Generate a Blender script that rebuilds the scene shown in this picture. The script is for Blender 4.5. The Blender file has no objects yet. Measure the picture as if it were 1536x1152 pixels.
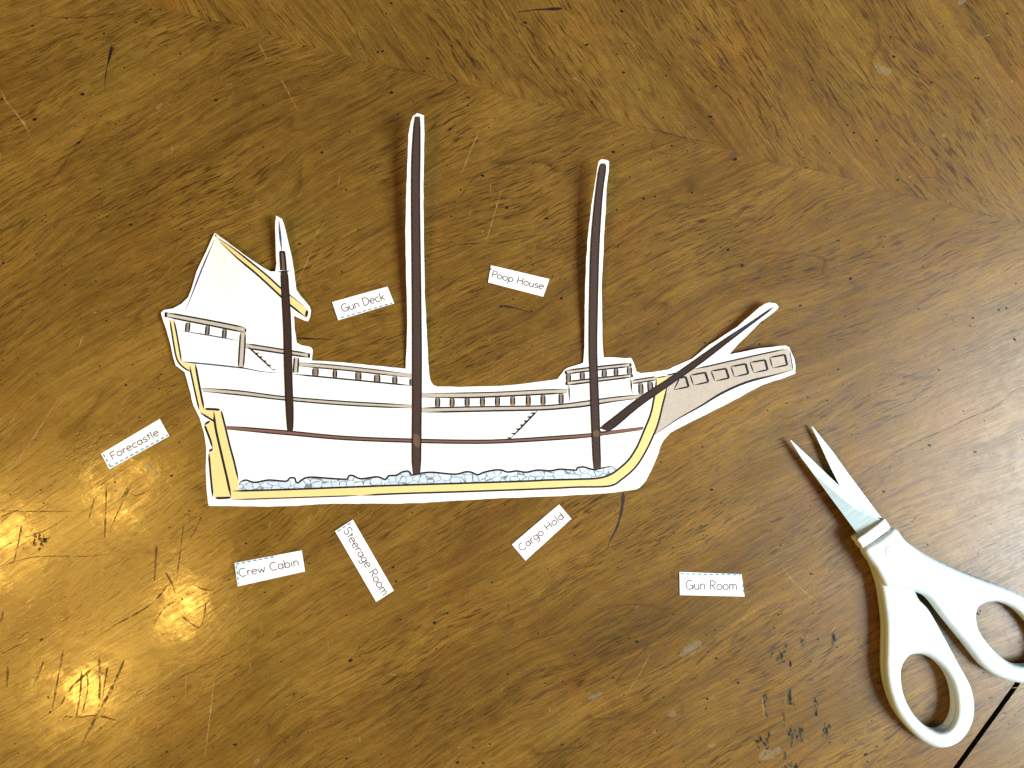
import bpy, math, random
from mathutils import Vector, Matrix
from mathutils.geometry import delaunay_2d_cdt
random.seed(7)
scene = bpy.context.scene

# ------------------------------------------------------------------ camera, world, lamps, exposure
S = 0.0003            # metres on the table per unit of the layout grid (a 1536 x 1152 grid)
CX, CY = 768.0, 576.0
HC = 0.350            # height of the camera above the table
cam_d = bpy.data.cameras.new('camera')
cam = bpy.data.objects.new('camera', cam_d)
scene.collection.objects.link(cam)
cam.location = (0, 0, HC)
cam.rotation_euler = (0, 0, 0)
cam_d.sensor_width = 36.0
cam_d.lens = 36.0 * HC / (1536 * S)
cam_d.clip_start = 0.01
cam_d.clip_end = 50
scene.camera = cam

world = bpy.data.worlds.new('World')
scene.world = world
world.use_nodes = True
wn, wl = world.node_tree.nodes, world.node_tree.links
wn.clear()
w_out = wn.new('ShaderNodeOutputWorld')
w_bg = wn.new('ShaderNodeBackground')
w_tc = wn.new('ShaderNodeTexCoord')
w_dot = wn.new('ShaderNodeVectorMath'); w_dot.operation = 'DOT_PRODUCT'
w_dot.inputs[1].default_value = (0.86, 0.12, 0.5)
w_ramp = wn.new('ShaderNodeValToRGB')
e = w_ramp.color_ramp.elements
e[0].position = 0.0; e[0].color = (0.08, 0.09, 0.10, 1)
e[1].position = 1.0; e[1].color = (1.0, 1.12, 1.2, 1)
m = w_ramp.color_ramp.elements.new(0.45); m.color = (0.26, 0.27, 0.27, 1)
wl.new(w_tc.outputs['Generated'], w_dot.inputs[0])
wl.new(w_dot.outputs['Value'], w_ramp.inputs[0])
wl.new(w_ramp.outputs[0], w_bg.inputs[0])
w_bg.inputs[1].default_value = 0.32
wl.new(w_bg.outputs[0], w_out.inputs[0])

def area_lamp(name, loc, target, size, power, color, shape='SQUARE', size_y=None):
    d = bpy.data.lights.new(name, 'AREA')
    d.shape = shape
    d.size = size
    if size_y: d.size_y = size_y
    d.energy = power
    d.color = color
    o = bpy.data.objects.new(name, d)
    scene.collection.objects.link(o)
    o.location = loc
    o.rotation_euler = (Vector(target) - Vector(loc)).to_track_quat('-Z', 'Y').to_euler()
    return o
# the daylight window to the right, a bit up
area_lamp('window_light', (1.66, -0.36, 1.45), (0, 0, 0), 0.95, 94, (0.90, 0.975, 1.0))
# ceiling lamps whose reflections glow in the varnish near the lower left corner
LAMP_Z = 1.6
def mirror_lamp(px, py, size, power, color=(1.0, 0.56, 0.10)):
    x, y = (px - CX) * S, (CY - py) * S
    k = LAMP_Z / HC
    area_lamp('ceiling_lamp', (x * (1 + k), y * (1 + k), LAMP_Z), (x * 0.5, y * 0.5, 0), size, power, color, 'DISK')
for a in [(-12, 812, 0.14, 4.6), (178, 738, 0.12, 2.6), (280, 912, 0.11, 2.6), (130, 1030, 0.12, 3.6)]:
    mirror_lamp(*a)
mirror_lamp(80, 900, 0.7, 5)

vs = scene.view_settings
vs.view_transform = 'Standard'; vs.look = 'None'; vs.gamma = 1.0; vs.exposure = 0.0
vs.use_curve_mapping = False

# ------------------------------------------------------------------ materials
class NB:
    """small node-building helper"""
    def __init__(s, name):
        s.m = bpy.data.materials.new(name); s.m.use_nodes = True
        s.nt = s.m.node_tree; s.n = s.nt.nodes; s.l = s.nt.links
        s.b = s.n['Principled BSDF']
    def put(s, sock, v):
        if isinstance(v, bpy.types.NodeSocket): s.l.new(v, sock)
        else: sock.default_value = v
    def math(s, op, a, b=0.0, c=0.0, clamp=False):
        n = s.n.new('ShaderNodeMath'); n.operation = op; n.use_clamp = clamp
        s.put(n.inputs[0], a); s.put(n.inputs[1], b); s.put(n.inputs[2], c)
        return n.outputs[0]
    def comb(s, x, y, z=0.0):
        n = s.n.new('ShaderNodeCombineXYZ')
        s.put(n.inputs[0], x); s.put(n.inputs[1], y); s.put(n.inputs[2], z)
        return n.outputs[0]
    def noise(s, vec, scale=1.0, detail=2.0, rough=0.5, dist=0.0):
        n = s.n.new('ShaderNodeTexNoise')
        s.put(n.inputs['Vector'], vec); n.inputs['Scale'].default_value = scale
        n.inputs['Detail'].default_value = detail; n.inputs['Roughness'].default_value = rough
        n.inputs['Distortion'].default_value = dist
        return n.outputs[0]
    def rng(s, v, a, b, c=0.0, d=1.0, smooth=False):
        n = s.n.new('ShaderNodeMapRange')
        if smooth: n.interpolation_type = 'SMOOTHSTEP'
        s.put(n.inputs[0], v)
        n.inputs[1].default_value = a; n.inputs[2].default_value = b
        n.inputs[3].default_value = c; n.inputs[4].default_value = d
        return n.outputs[0]
    def mix(s, f, a, b, mode='MIX'):
        n = s.n.new('ShaderNodeMix'); n.data_type = 'RGBA'; n.blend_type = mode
        s.put(n.inputs['Factor'], f)
        s.put(n.inputs['A'] if False else n.inputs[6], a if isinstance(a, bpy.types.NodeSocket) else tuple(a) + (1,))
        s.put(n.inputs[7], b if isinstance(b, bpy.types.NodeSocket) else tuple(b) + (1,))
        return n.outputs[2]
    def ramp(s, v, stops):
        n = s.n.new('ShaderNodeValToRGB'); s.put(n.inputs[0], v)
        el = n.color_ramp.elements
        el[0].position = stops[0][0]; el[0].color = tuple(stops[0][1]) + (1,)
        el[1].position = stops[-1][0]; el[1].color = tuple(stops[-1][1]) + (1,)
        for p, c in stops[1:-1]:
            q = el.new(p); q.color = tuple(c) + (1,)
        return n.outputs[0]
    def pos(s):
        g = s.n.new('ShaderNodeNewGeometry')
        x = s.n.new('ShaderNodeSeparateXYZ'); s.l.new(g.outputs['Position'], x.inputs[0])
        return x.outputs[0], x.outputs[1], x.outputs[2]

def wood_material():
    w = NB('walnut_veneer')
    x, y, z = w.pos()
    X = w.math('MULTIPLY', x, 1 / S); Y = w.math('MULTIPLY', y, 1 / S)
    iso = w.comb(X, Y, 0.0)
    al = math.radians(-14.04)
    Xr = w.math('ADD', X, -82.0); Yr = w.math('ADD', Y, -411.5)
    Sc = w.math('ADD', w.math('MULTIPLY', Xr, math.cos(al)), w.math('MULTIPLY', Yr, math.sin(al)))
    T = w.math('ADD', w.math('MULTIPLY', Xr, -math.sin(al)), w.math('MULTIPLY', Yr, math.cos(al)))
    wob = w.rng(w.noise(iso, 1 / 170, 3), 0.25, 0.75, -9, 9)
    T = w.math('ADD', T, wob)
    side = w.rng(T, -0.6, 0.6, 0.0, 1.0)                 # 1 above the seam
    A = w.math('ABSOLUTE', T)
    g = math.radians(38)
    U = w.math('SUBTRACT', w.math('MULTIPLY', Sc, math.cos(g)), w.math('MULTIPLY', A, math.sin(g)))
    V = w.math('ADD', w.math('MULTIPLY', Sc, math.sin(g)), w.math('MULTIPLY', A, math.cos(g)))
    V = w.math('ADD', V, w.math('MULTIPLY', w.math('MULTIPLY', A, U), 0.00011))
    sz = w.math('MULTIPLY', side, 0.35)
    # slow wander of the grain
    wan = w.rng(w.noise(w.comb(w.math('MULTIPLY', U, 1 / 700), w.math('MULTIPLY', V, 1 / 260), sz), 1, 2), 0.2, 0.8, -34, 34)
    wan2 = w.rng(w.noise(w.comb(w.math('MULTIPLY', U, 1 / 90), w.math('MULTIPLY', V, 1 / 60), sz), 1, 2), 0.2, 0.8, -1.4, 1.4)
    V = w.math('ADD', w.math('ADD', V, wan), wan2)
    def st(a, b, o, det, r=0.5):
        return w.noise(w.comb(w.math('MULTIPLY', U, 1 / a), w.math('MULTIPLY', V, 1 / b), w.math('ADD', sz, o)), 1, det, r)
    broad = st(800, 85, 0.0, 4, 0.55)
    mid = st(320, 8, 3.1, 5, 0.62)
    fine = st(52, 2.4, 7.7, 3, 0.7)
    pores = st(26, 1.9, 11.3, 1, 0.5)
    blot = w.noise(iso, 1 / 230, 4, 0.55)
    mot = w.noise(iso, 1 / 26, 6, 0.7)
    v = w.math('MULTIPLY', broad, 0.36)
    v = w.math('ADD', v, w.math('MULTIPLY', mid, 0.24))
    v = w.math('ADD', v, w.math('MULTIPLY', fine, 0.40))
    v = w.math('ADD', v, w.math('MULTIPLY', blot, 0.22))
    v = w.math('ADD', v, w.math('MULTIPLY', mot, 0.22))
    v = w.math('ADD', v, w.math('MULTIPLY', w.noise(iso, 1 / 3.2, 3, 0.7), 0.22))
    v = w.rng(v, 0.53, 1.11, 0, 1)
    col = w.ramp(v, [(0.0, (0.040, 0.018, 0.0035)), (0.30, (0.098, 0.047, 0.0066)), (0.52, (0.164, 0.086, 0.0130)),
                     (0.75, (0.256, 0.143, 0.0250)), (1.0, (0.37, 0.235, 0.060))])
    # hue drift: greener and redder areas
    hue = w.noise(iso, 1 / 140, 3, 0.5)
    col = w.mix(w.rng(hue, 0.55, 0.75, 0, 0.55), col, w.mix(1.0, col, (0.82, 1.0, 0.95), 'MULTIPLY'))
    col = w.mix(w.rng(hue, 0.45, 0.25, 0, 0.6), col, w.mix(1.0, col, (1.10, 0.86, 0.72), 'MULTIPLY'))
    # cathedral figure lines
    cath = w.math('MULTIPLY', st(650, 150, 21.0, 2, 0.45), 11.0)
    fr = w.math('FRACT', cath)
    ln = w.math('MULTIPLY', w.rng(fr, 0.0, 0.035, 0, 1), w.rng(fr, 0.035, 0.16, 1, 0))
    ln = w.math('MULTIPLY', ln, w.rng(st(160, 60, 31.0, 2), 0.45, 0.62, 0, 0.6))
    col = w.mix(ln, col, w.mix(1.0, col, (0.42, 0.36, 0.32), 'MULTIPLY'))
    # open pores: short dark dashes
    pm = w.math('MULTIPLY', w.rng(pores, 0.565, 0.65, 0, 1.0), w.rng(st(240, 80, 41.0, 3), 0.40, 0.6, 0.25, 0.95))
    col = w.mix(pm, col, w.mix(1.0, col, (0.34, 0.29, 0.26), 'MULTIPLY'))
    # faint dark line where the two veneer sheets meet
    sm = w.math('MULTIPLY', w.rng(A, 0.6, 2.2, 1, 0), w.rng(w.noise(iso, 1 / 70, 2), 0.45, 0.6, 0, 0.32))
    col = w.mix(sm, col, (0.035, 0.018, 0.004))
    w.l.new(col, w.b.inputs['Base Color'])
    # varnish: worn in places, so its gloss is patchy
    gl = w.noise(iso, 1 / 95, 4, 0.55)
    patch = w.rng(gl, 0.50, 0.53, 0, 1)
    wx = w.math('ADD', X, -(130 - CX)); wy = w.math('ADD', Y, -(CY - 890))
    wd = w.math('SQRT', w.math('ADD', w.math('MULTIPLY', wx, wx), w.math('MULTIPLY', wy, wy)))
    wd = w.math('ADD', wd, w.rng(blot, 0.3, 0.7, -90, 90))
    worn = w.rng(wd, 240, 330, 1, 0, True)                # the corner is polished by use
    ro = w.math('SUBTRACT', 0.35, w.math('MULTIPLY', patch, w.rng(wd, 240, 330, 0.065, 0.02)))
    ro = w.math('SUBTRACT', ro, w.math('MULTIPLY', worn, 0.14))
    ro = w.math('ADD', ro, w.rng(fine, 0.3, 0.7, 0.05, -0.05))
    ro = w.math('ADD', ro, w.rng(mot, 0.3, 0.7, 0.05, -0.05))
    w.l.new(ro, w.b.inputs['Roughness'])
    w.b.inputs['Specular IOR Level'].default_value = 0.42
    bm = w.n.new('ShaderNodeBump'); bm.inputs['Strength'].default_value = 0.22; bm.inputs['Distance'].default_value = 0.00012
    hgt = w.math('ADD', w.math('MULTIPLY', fine, 0.3), w.math('MULTIPLY', w.noise(iso, 1 / 9, 4, 0.6), 0.8))
    hgt = w.math('ADD', hgt, w.math('MULTIPLY', w.noise(iso, 1 / 40, 3, 0.6), 2.0))
    hgt = w.math('SUBTRACT', hgt, w.math('MULTIPLY', pm, 0.25))
    w.l.new(hgt, bm.inputs['Height']); w.l.new(bm.outputs[0], w.b.inputs['Normal'])
    return w.m

def mark_material(name, col, rough, alpha, breakup=0.5, scale=1 / 7):
    w = NB(name)
    x, y, z = w.pos()
    X = w.math('MULTIPLY', x, 1 / S); Y = w.math('MULTIPLY', y, 1 / S)
    n = w.noise(w.comb(X, Y, 5.0), scale, 4, 0.6)
    w.b.inputs['Base Color'].default_value = tuple(col) + (1,)
    w.b.inputs['Roughness'].default_value = rough
    w.l.new(w.math('MULTIPLY', w.rng(n, 0.42 - breakup * 0.15, 0.43 + breakup * 0.22, 0 if breakup > 0.1 else 1, 1), alpha), w.b.inputs['Alpha'])
    return w.m

def paper_material(name, col, rough=0.75, mottle=0.06, scale=1 / 5, tint=None):
    w = NB(name)
    x, y, z = w.pos()
    X = w.math('MULTIPLY', x, 1 / S); Y = w.math('MULTIPLY', y, 1 / S)
    n = w.noise(w.comb(X, Y, 2.0), scale, 4, 0.6)
    dark = tuple(c * (1 - mottle * 2) for c in (tint or col))
    light = tuple(min(1, c * (1 + mottle)) for c in col)
    c = w.mix(w.rng(n, 0.3, 0.7, 0, 1), dark, light)
    w.l.new(c, w.b.inputs['Base Color'])
    w.b.inputs['Roughness'].default_value = rough
    w.b.inputs['Specular IOR Level'].default_value = 0.25
    bm = w.n.new('ShaderNodeBump'); bm.inputs['Strength'].default_value = 0.15; bm.inputs['Distance'].default_value = 0.00005
    w.l.new(w.noise(w.comb(X, Y, 9.0), 1 / 3, 3, 0.6), bm.inputs['Height']); w.l.new(bm.outputs[0], w.b.inputs['Normal'])
    return w.m

def stone_material():
    w = NB('printed_pebbles')
    x, y, z = w.pos()
    X = w.math('MULTIPLY', x, 1 / S); Y = w.math('MULTIPLY', y, 1 / S)
    n1 = w.noise(w.comb(X, Y, 0.0), 1 / 9, 2); n2 = w.noise(w.comb(X, Y, 8.0), 1 / 9, 2)
    vec = w.comb(w.math('ADD', X, w.rng(n1, 0.2, 0.8, -1.5, 1.5)), w.math('MULTIPLY', w.math('ADD', Y, w.rng(n2, 0.2, 0.8, -1.5, 1.5)), 1.25), 0.0)
    vo = w.n.new('ShaderNodeTexVoronoi'); vo.feature = 'DISTANCE_TO_EDGE'; vo.inputs['Scale'].default_value = 1 / 13; vo.inputs['Randomness'].default_value = 0.8
    w.l.new(vec, vo.inputs['Vector'])
    vc = w.n.new('ShaderNodeTexVoronoi'); vc.inputs['Scale'].default_value = 1 / 13; vc.inputs['Randomness'].default_value = 0.8
    w.l.new(vec, vc.inputs['Vector'])
    sep = w.n.new('ShaderNodeSeparateColor'); w.l.new(vc.outputs['Color'], sep.inputs[0])
    base = w.mix(w.math('MULTIPLY', sep.outputs[0], 0.8), (0.66, 0.77, 0.90), (0.52, 0.64, 0.79))
    base = w.mix(w.rng(w.noise(w.comb(X, Y, 3.0), 1 / 4, 3), 0.4, 0.7, 0, 0.25), base, (0.33, 0.39, 0.50))
    wd = w.rng(w.noise(w.comb(X, Y, 13.0), 1 / 12, 2), 0.3, 0.7, 0.012, 0.06)
    edge = w.math('LESS_THAN', vo.outputs['Distance'], wd)
    base = w.mix(w.math('MULTIPLY', edge, 0.72), base, (0.035, 0.045, 0.075))
    w.l.new(base, w.b.inputs['Base Color'])
    w.b.inputs['Roughness'].default_value = 0.7; w.b.inputs['Specular IOR Level'].default_value = 0.25
    return w.m

M = {}
M['wood'] = wood_material()
M['speck'] = paper_material('dark_distress_fleck', (0.010, 0.006, 0.004), 0.5)
M['dash'] = mark_material('dark_distress_dash', (0.012, 0.005, 0.003), 0.5, 1.0, 0.02)
M['scratch'] = mark_material('light_scratch', (0.55, 0.34, 0.12), 0.6, 0.62, 0.9, 1 / 5)
M['dull'] = mark_material('dull_scratch', (0.115, 0.056, 0.006), 0.8, 0.75, 0.6)
M['figure'] = mark_material('dark_grain_line', (0.030, 0.014, 0.003), 0.5, 0.6, 0.8)
M['green'] = mark_material('green_stain', (0.018, 0.030, 0.012), 0.6, 0.75, 0.9)
M['scuff'] = mark_material('white_scuff', (0.50, 0.46, 0.34), 0.8, 0.26, 1.2, 1 / 2.2)
M['gap_shade'] = paper_material('painted_gap_shade', (0.01, 0.01, 0.012))  # near-black: shade inside the leaf joint put into the colour
M['paper'] = paper_material('white_paper', (0.88, 0.88, 0.87), 0.8, 0.008)
M['yellow'] = paper_material('yellow_print', (0.76, 0.63, 0.27), 0.7, 0.03)
M['tan'] = paper_material('tan_print', (0.50, 0.45, 0.39), 0.7, 0.05)
M['baluster'] = paper_material('baluster_print', (0.25, 0.19, 0.15), 0.7, 0.06)
M['darkbrown'] = paper_material('dark_brown_print', (0.038, 0.018, 0.012), 0.65, 0.12, 1 / 3)
M['midbrown'] = paper_material('brown_print', (0.060, 0.034, 0.027), 0.65, 0.12, 1 / 3)
M['joint'] = paper_material('mast_joint_print', (0.14, 0.085, 0.05), 0.65, 0.1)
M['redbrown'] = paper_material('red_brown_print', (0.20, 0.10, 0.078), 0.7, 0.06)
M['ink'] = paper_material('black_ink', (0.010, 0.010, 0.016), 0.6, 0.05)
M['blueink'] = paper_material('navy_ink', (0.045, 0.065, 0.16), 0.6, 0.1)
M['greyink'] = paper_material('grey_ink', (0.12, 0.115, 0.16), 0.7, 0.15)
M['cutblue'] = paper_material('pale_blue_ink', (0.13, 0.36, 0.55), 0.7, 0.15)
M['stone'] = stone_material()

def plastic_material():
    w = NB('white_plastic')
    x, y, z = w.pos()
    X = w.math('MULTIPLY', x, 1 / S); Y = w.math('MULTIPLY', y, 1 / S)
    n = w.noise(w.comb(X, Y, 2.0), 1 / 60, 3)
    c = w.mix(w.rng(n, 0.35, 0.7, 0, 1), (0.62, 0.76, 0.82), (0.70, 0.82, 0.87))
    dx = w.math('ADD', X, -(1329.5 - CX)); dy = w.math('ADD', Y, -(CY - 931))
    d = w.math('SQRT', w.math('ADD', w.math('MULTIPLY', w.math('MULTIPLY', dx, dx), 3.2), w.math('MULTIPLY', dy, dy)))
    d = w.math('ADD', d, w.rng(w.noise(w.comb(X, Y, 4.0), 1 / 4, 3), 0.3, 0.7, -4, 4))
    c = w.mix(w.rng(d, 3, 10, 0.55, 0), c, (0.30, 0.22, 0.16))
    w.l.new(c, w.b.inputs['Base Color'])
    w.b.inputs['Roughness'].default_value = 0.38
    w.b.inputs['Subsurface Weight'].default_value = 0.08
    w.b.inputs['Subsurface Scale'].default_value = 0.002
    return w.m
M['plastic'] = plastic_material()
def steel_material():
    w = NB('brushed_steel')
    x, y, z = w.pos()
    X = w.math('MULTIPLY', x, 1 / S); Y = w.math('MULTIPLY', y, 1 / S)
    a = math.radians(-54)
    u = w.math('ADD', w.math('MULTIPLY', X, math.cos(a)), w.math('MULTIPLY', Y, math.sin(a)))
    v = w.math('SUBTRACT', w.math('MULTIPLY', Y, math.cos(a)), w.math('MULTIPLY', X, math.sin(a)))
    n = w.noise(w.comb(w.math('MULTIPLY', u, 1 / 1.5), w.math('MULTIPLY', v, 1 / 40), 0.0), 1, 3)
    w.l.new(w.mix(w.rng(n, 0.3, 0.7, 0, 1), (0.50, 0.63, 0.67), (0.55, 0.68, 0.72)), w.b.inputs['Base Color'])
    w.b.inputs['Metallic'].default_value = 0.85
    w.l.new(w.rng(n, 0.3, 0.7, 0.44, 0.54), w.b.inputs['Roughness'])
    return w.m
M['steel'] = steel_material()

# ------------------------------------------------------------------ geometry helpers
def P(px, py, z=0.0):
    """layout grid point at height z"""
    k = (HC - z) / HC
    return Vector(((px - CX) * S * k, (CY - py) * S * k, z))

def thing(name, label, cat, loc, group=None):
    o = bpy.data.objects.new(name, None)
    o.empty_display_size = 0.02
    scene.collection.objects.link(o)
    o.location = loc
    o['label'] = label; o['category'] = cat
    if group: o['group'] = group
    return o

class Mesh:
    def __init__(s):
        s.v = []; s.f = []; s.mi = []; s.mats = []; s.smooth = False
    def mat(s, m):
        if m not in s.mats: s.mats.append(m)
        return s.mats.index(m)
    def add(s, verts, faces, m):
        o = len(s.v); i = s.mat(m)
        s.v += [tuple(p) for p in verts]
        for f in faces:
            s.f.append([o + k for k in f]); s.mi.append(i)
    def build(s, name, parent=None, label=None):
        me = bpy.data.meshes.new(name)
        root = parent
        while root is not None and root.parent is not None: root = root.parent
        off = Vector(root.location) if root is not None else Vector((0, 0, 0))
        me.from_pydata([tuple(Vector(p) - off) for p in s.v], [], s.f)
        for m in s.mats: me.materials.append(M[m])
        me.polygons.foreach_set('material_index', s.mi)
        if s.smooth: me.polygons.foreach_set('use_smooth', [True] * len(s.f))
        me.update()
        o = bpy.data.objects.new(name, me)
        scene.collection.objects.link(o)
        if parent is not None: o.parent = parent
        if label: o['label'] = label
        return o

def densify(pts, step, closed=True):
    out = []; n = len(pts)
    for i in range(n if closed else n - 1):
        a, b = pts[i], pts[(i + 1) % n]
        d = math.dist(a, b); k = max(1, int(round(d / step)))
        for j in range(k):
            t = j / k
            out.append((a[0] + (b[0] - a[0]) * t, a[1] + (b[1] - a[1]) * t))
    if not closed: out.append(pts[-1])
    return out

def spline(pts, step=3.0):
    """Catmull-Rom through the points (open)"""
    if len(pts) < 3: return densify(pts, step, False)
    out = []; n = len(pts)
    for i in range(n - 1):
        p0 = pts[max(0, i - 1)]; p1 = pts[i]; p2 = pts[i + 1]; p3 = pts[min(n - 1, i + 2)]
        k = max(1, int(math.dist(p1, p2) / step))
        for j in range(k):
            t = j / k
            out.append(tuple(0.5 * (2 * p1[c] + (p2[c] - p0[c]) * t + (2 * p0[c] - 5 * p1[c] + 4 * p2[c] - p3[c]) * t * t
                        + (3 * p1[c] - p0[c] - 3 * p2[c] + p3[c]) * t ** 3) for c in (0, 1)))
    out.append(pts[-1])
    return out

def spline_closed(pts, step=3.0):
    n = len(pts)
    ext = pts[-1:] + pts + pts[:2]
    out = []
    for i in range(1, n + 1):
        p0, p1, p2, p3 = ext[i - 1], ext[i], ext[i + 1], ext[min(len(ext) - 1, i + 2)] if i + 2 < len(ext) else ext[2]
        k = max(1, int(math.dist(p1, p2) / step))
        for j in range(k):
            t = j / k
            out.append(tuple(0.5 * (2 * p1[c] + (p2[c] - p0[c]) * t + (2 * p0[c] - 5 * p1[c] + 4 * p2[c] - p3[c]) * t * t
                        + (3 * p1[c] - p0[c] - 3 * p2[c] + p3[c]) * t ** 3) for c in (0, 1)))
    return out

def inside(x, y, poly):
    r = False; n = len(poly); j = n - 1
    for i in range(n):
        xi, yi = poly[i]; xj, yj = poly[j]
        if (yi > y) != (yj > y) and x < (xj - xi) * (y - yi) / (yj - yi) + xi: r = not r
        j = i
    return r

def seg_dist(x, y, rings):
    best = 1e9
    for ring in rings:
        n = len(ring)
        for i in range(n):
            ax, ay = ring[i]; bx, by = ring[(i + 1) % n]
            dx, dy = bx - ax, by - ay
            L = dx * dx + dy * dy
            t = 0 if L == 0 else max(0, min(1, ((x - ax) * dx + (y - ay) * dy) / L))
            ex, ey = ax + dx * t - x, ay + dy * t - y
            d = ex * ex + ey * ey
            if d < best: best = d
    return math.sqrt(best)

def tri(poly, grid, holes=(), extra=()):
    pts = list(poly); edges = [(i, (i + 1) % len(poly)) for i in range(len(poly))]
    for h in holes:
        o = len(pts); pts += h
        edges += [(o + i, o + (i + 1) % len(h)) for i in range(len(h))]
    nb = len(pts)
    xs = [p[0] for p in poly]; ys = [p[1] for p in poly]
    inner = list(extra)
    y = min(ys) + grid * 0.5; row = 0
    bset = {}
    for p in pts: bset.setdefault((int(p[0] // grid), int(p[1] // grid)), []).append(p)
    def near(x, y, lim):
        a, b = int(x // grid), int(y // grid)
        for i in (-1, 0, 1):
            for j in (-1, 0, 1):
                for p in bset.get((a + i, b + j), ()):
                    if math.dist(p, (x, y)) < lim: return True
        return False
    while y < max(ys):
        x = min(xs) + grid * (0.5 if row % 2 else 1.0)
        while x < max(xs):
            if inside(x, y, poly) and not any(inside(x, y, h) for h in holes) and not near(x, y, grid * 0.45):
                inner.append((x, y))
            x += grid
        y += grid * 0.87; row += 1
    pts += inner
    r = delaunay_2d_cdt([Vector(p) for p in pts], edges, [], 0, 1e-4)
    vv = [tuple(v) for v in r[0]]
    ff = []
    for f in r[2]:
        cx = sum(vv[i][0] for i in f) / len(f); cy = sum(vv[i][1] for i in f) / len(f)
        if inside(cx, cy, poly) and not any(inside(cx, cy, h) for h in holes):
            a = sum(vv[f[i]][0] * vv[f[(i + 1) % len(f)]][1] - vv[f[(i + 1) % len(f)]][0] * vv[f[i]][1] for i in range(len(f)))
            ff.append(list(f) if a < 0 else list(f)[::-1])      # grid y points down, so this faces up
    return vv, ff

def fill(mesh, poly, H, dz, m, step=6.0, grid=7.0):
    vv, ff = tri(densify(poly, step), grid)
    mesh.add([P(x, y, H(x, y) + dz) for x, y in vv], ff, m)

def stroke(mesh, pts, w, H, dz, m, taper=(0.0, 0.0), smooth=True, step=3.0, wobble=0.0):
    """ribbon; w = full width; taper = share of the length over which each end narrows"""
    p = spline(pts, step) if smooth else densify(pts, step, False)
    q = [p[0]]
    for a in p[1:]:
        if math.dist(a, q[-1]) > 1e-3: q.append(a)
    p = q; n = len(p)
    if n < 2: return
    acc = [0.0]
    for i in range(1, n): acc.append(acc[-1] + math.dist(p[i], p[i - 1]))
    L = acc[-1]; vs_ = []
    ph = random.random() * 6
    for i in range(n):
        a = p[max(0, i - 1)]; b = p[min(n - 1, i + 1)]
        dx, dy = b[0] - a[0], b[1] - a[1]; d = math.hypot(dx, dy) or 1
        nx, ny = -dy / d, dx / d
        t = acc[i] / L; k = 1.0
        if taper[0] and t < taper[0]: k = min(k, 0.15 + 0.85 * t / taper[0])
        if taper[1] and t > 1 - taper[1]: k = min(k, 0.15 + 0.85 * (1 - t) / taper[1])
        ww = (w(t) if callable(w) else w) * k * 0.5
        if m in ('ink', 'blueink'): ww *= 1.5
        if wobble: ww *= 1 + wobble * math.sin(ph + acc[i] * 0.21) * math.cos(acc[i] * 0.083 + ph)
        for sgn in (1, -1):
            x, y = p[i][0] + nx * ww * sgn, p[i][1] + ny * ww * sgn
            vs_.append(P(x, y, H(x, y) + dz))
    fs = [[2 * i, 2 * i + 2, 2 * i + 3, 2 * i + 1] for i in range(n - 1)]
    fs = [f if True else f for f in fs]
    # orient up
    a, b, c = vs_[fs[0][0]], vs_[fs[0][1]], vs_[fs[0][2]]
    if (b - a).cross(c - a).z < 0: fs = [f[::-1] for f in fs]
    mesh.add(vs_, fs, m)

def slab_mesh(mesh, poly, H, thick, m, step=5.0, grid=8.0):
    """a bent sheet with real thickness"""
    bd = densify(poly, step)
    vv, ff = tri(bd, grid)
    top = [P(x, y, H(x, y)) for x, y in vv]
    bot = [Vector((p.x, p.y, p.z - thick)) for p in top]
    n = len(vv)
    fs = ff + [[n + i for i in f[::-1]] for f in ff]
    # boundary edges
    cnt = {}
    for f in ff:
        for i in range(len(f)):
            a, b = f[i], f[(i + 1) % len(f)]
            cnt[(a, b)] = 1
    for (a, b) in list(cnt):
        if (b, a) not in cnt: fs.append([b, a, a + n, b + n])
    mesh.add(top + bot, fs, m)

def crop(ox, oy, sc):
    return lambda *pts: [(ox + x / sc, oy + y / sc) for x, y in pts]
c1 = crop(230, 320, 4.8); c2 = crop(230, 520, 4.607); c3 = crop(420, 480, 4.115); c4 = crop(560, 150, 3.84)
c5 = crop(600, 540, 5.237); c6 = crop(820, 220, 3.84); c7 = crop(820, 500, 4.43); c8 = crop(960, 440, 4.8)

# ------------------------------------------------------------------ the table (setting)
def clip(poly, a, b, keep):
    """part of poly on one side of line a-b"""
    def sd(p): return ((b[0] - a[0]) * (p[1] - a[1]) - (b[1] - a[1]) * (p[0] - a[0])) * keep
    out = []
    for i in range(len(poly)):
        p, q = poly[i], poly[(i + 1) % len(poly)]
        sp, sq = sd(p), sd(q)
        if sp >= 0: out.append(p)
        if (sp >= 0) != (sq >= 0):
            t = sp / (sp - sq); out.append((p[0] + (q[0] - p[0]) * t, p[1] + (q[1] - p[1]) * t))
    return out
tb = Mesh()
rect = [(-1300, -1100), (2900, -1100), (2900, 2200), (-1300, 2200)]
for a, b, keep in (((1429.5, 1152), (1535.0, 1006.5), -1), ((1439.0, 1152), (1541.5, 1010.5), 1)):
    pl = clip(rect, a, b, keep)
    n = len(pl)
    top = [P(x, y, 0) for x, y in pl]
    # soft worn rim along the top edge, then the side
    bot = [Vector((v.x, v.y, -0.024)) for v in top]
    area = sum(pl[i][0] * pl[(i + 1) % n][1] - pl[(i + 1) % n][0] * pl[i][1] for i in range(n))
    ring = list(range(n)) if area < 0 else list(range(n))[::-1]
    fs = [ring, [n + i for i in ring[::-1]]]
    tb.add(top + bot, fs, 'wood')
    tb.add(top + bot, [[ring[(i + 1) % n], ring[i], n + ring[i], n + ring[(i + 1) % n]] for i in range(n)], 'gap_shade')  # wood sides coloured near-black to paint the shade in the joint
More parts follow.
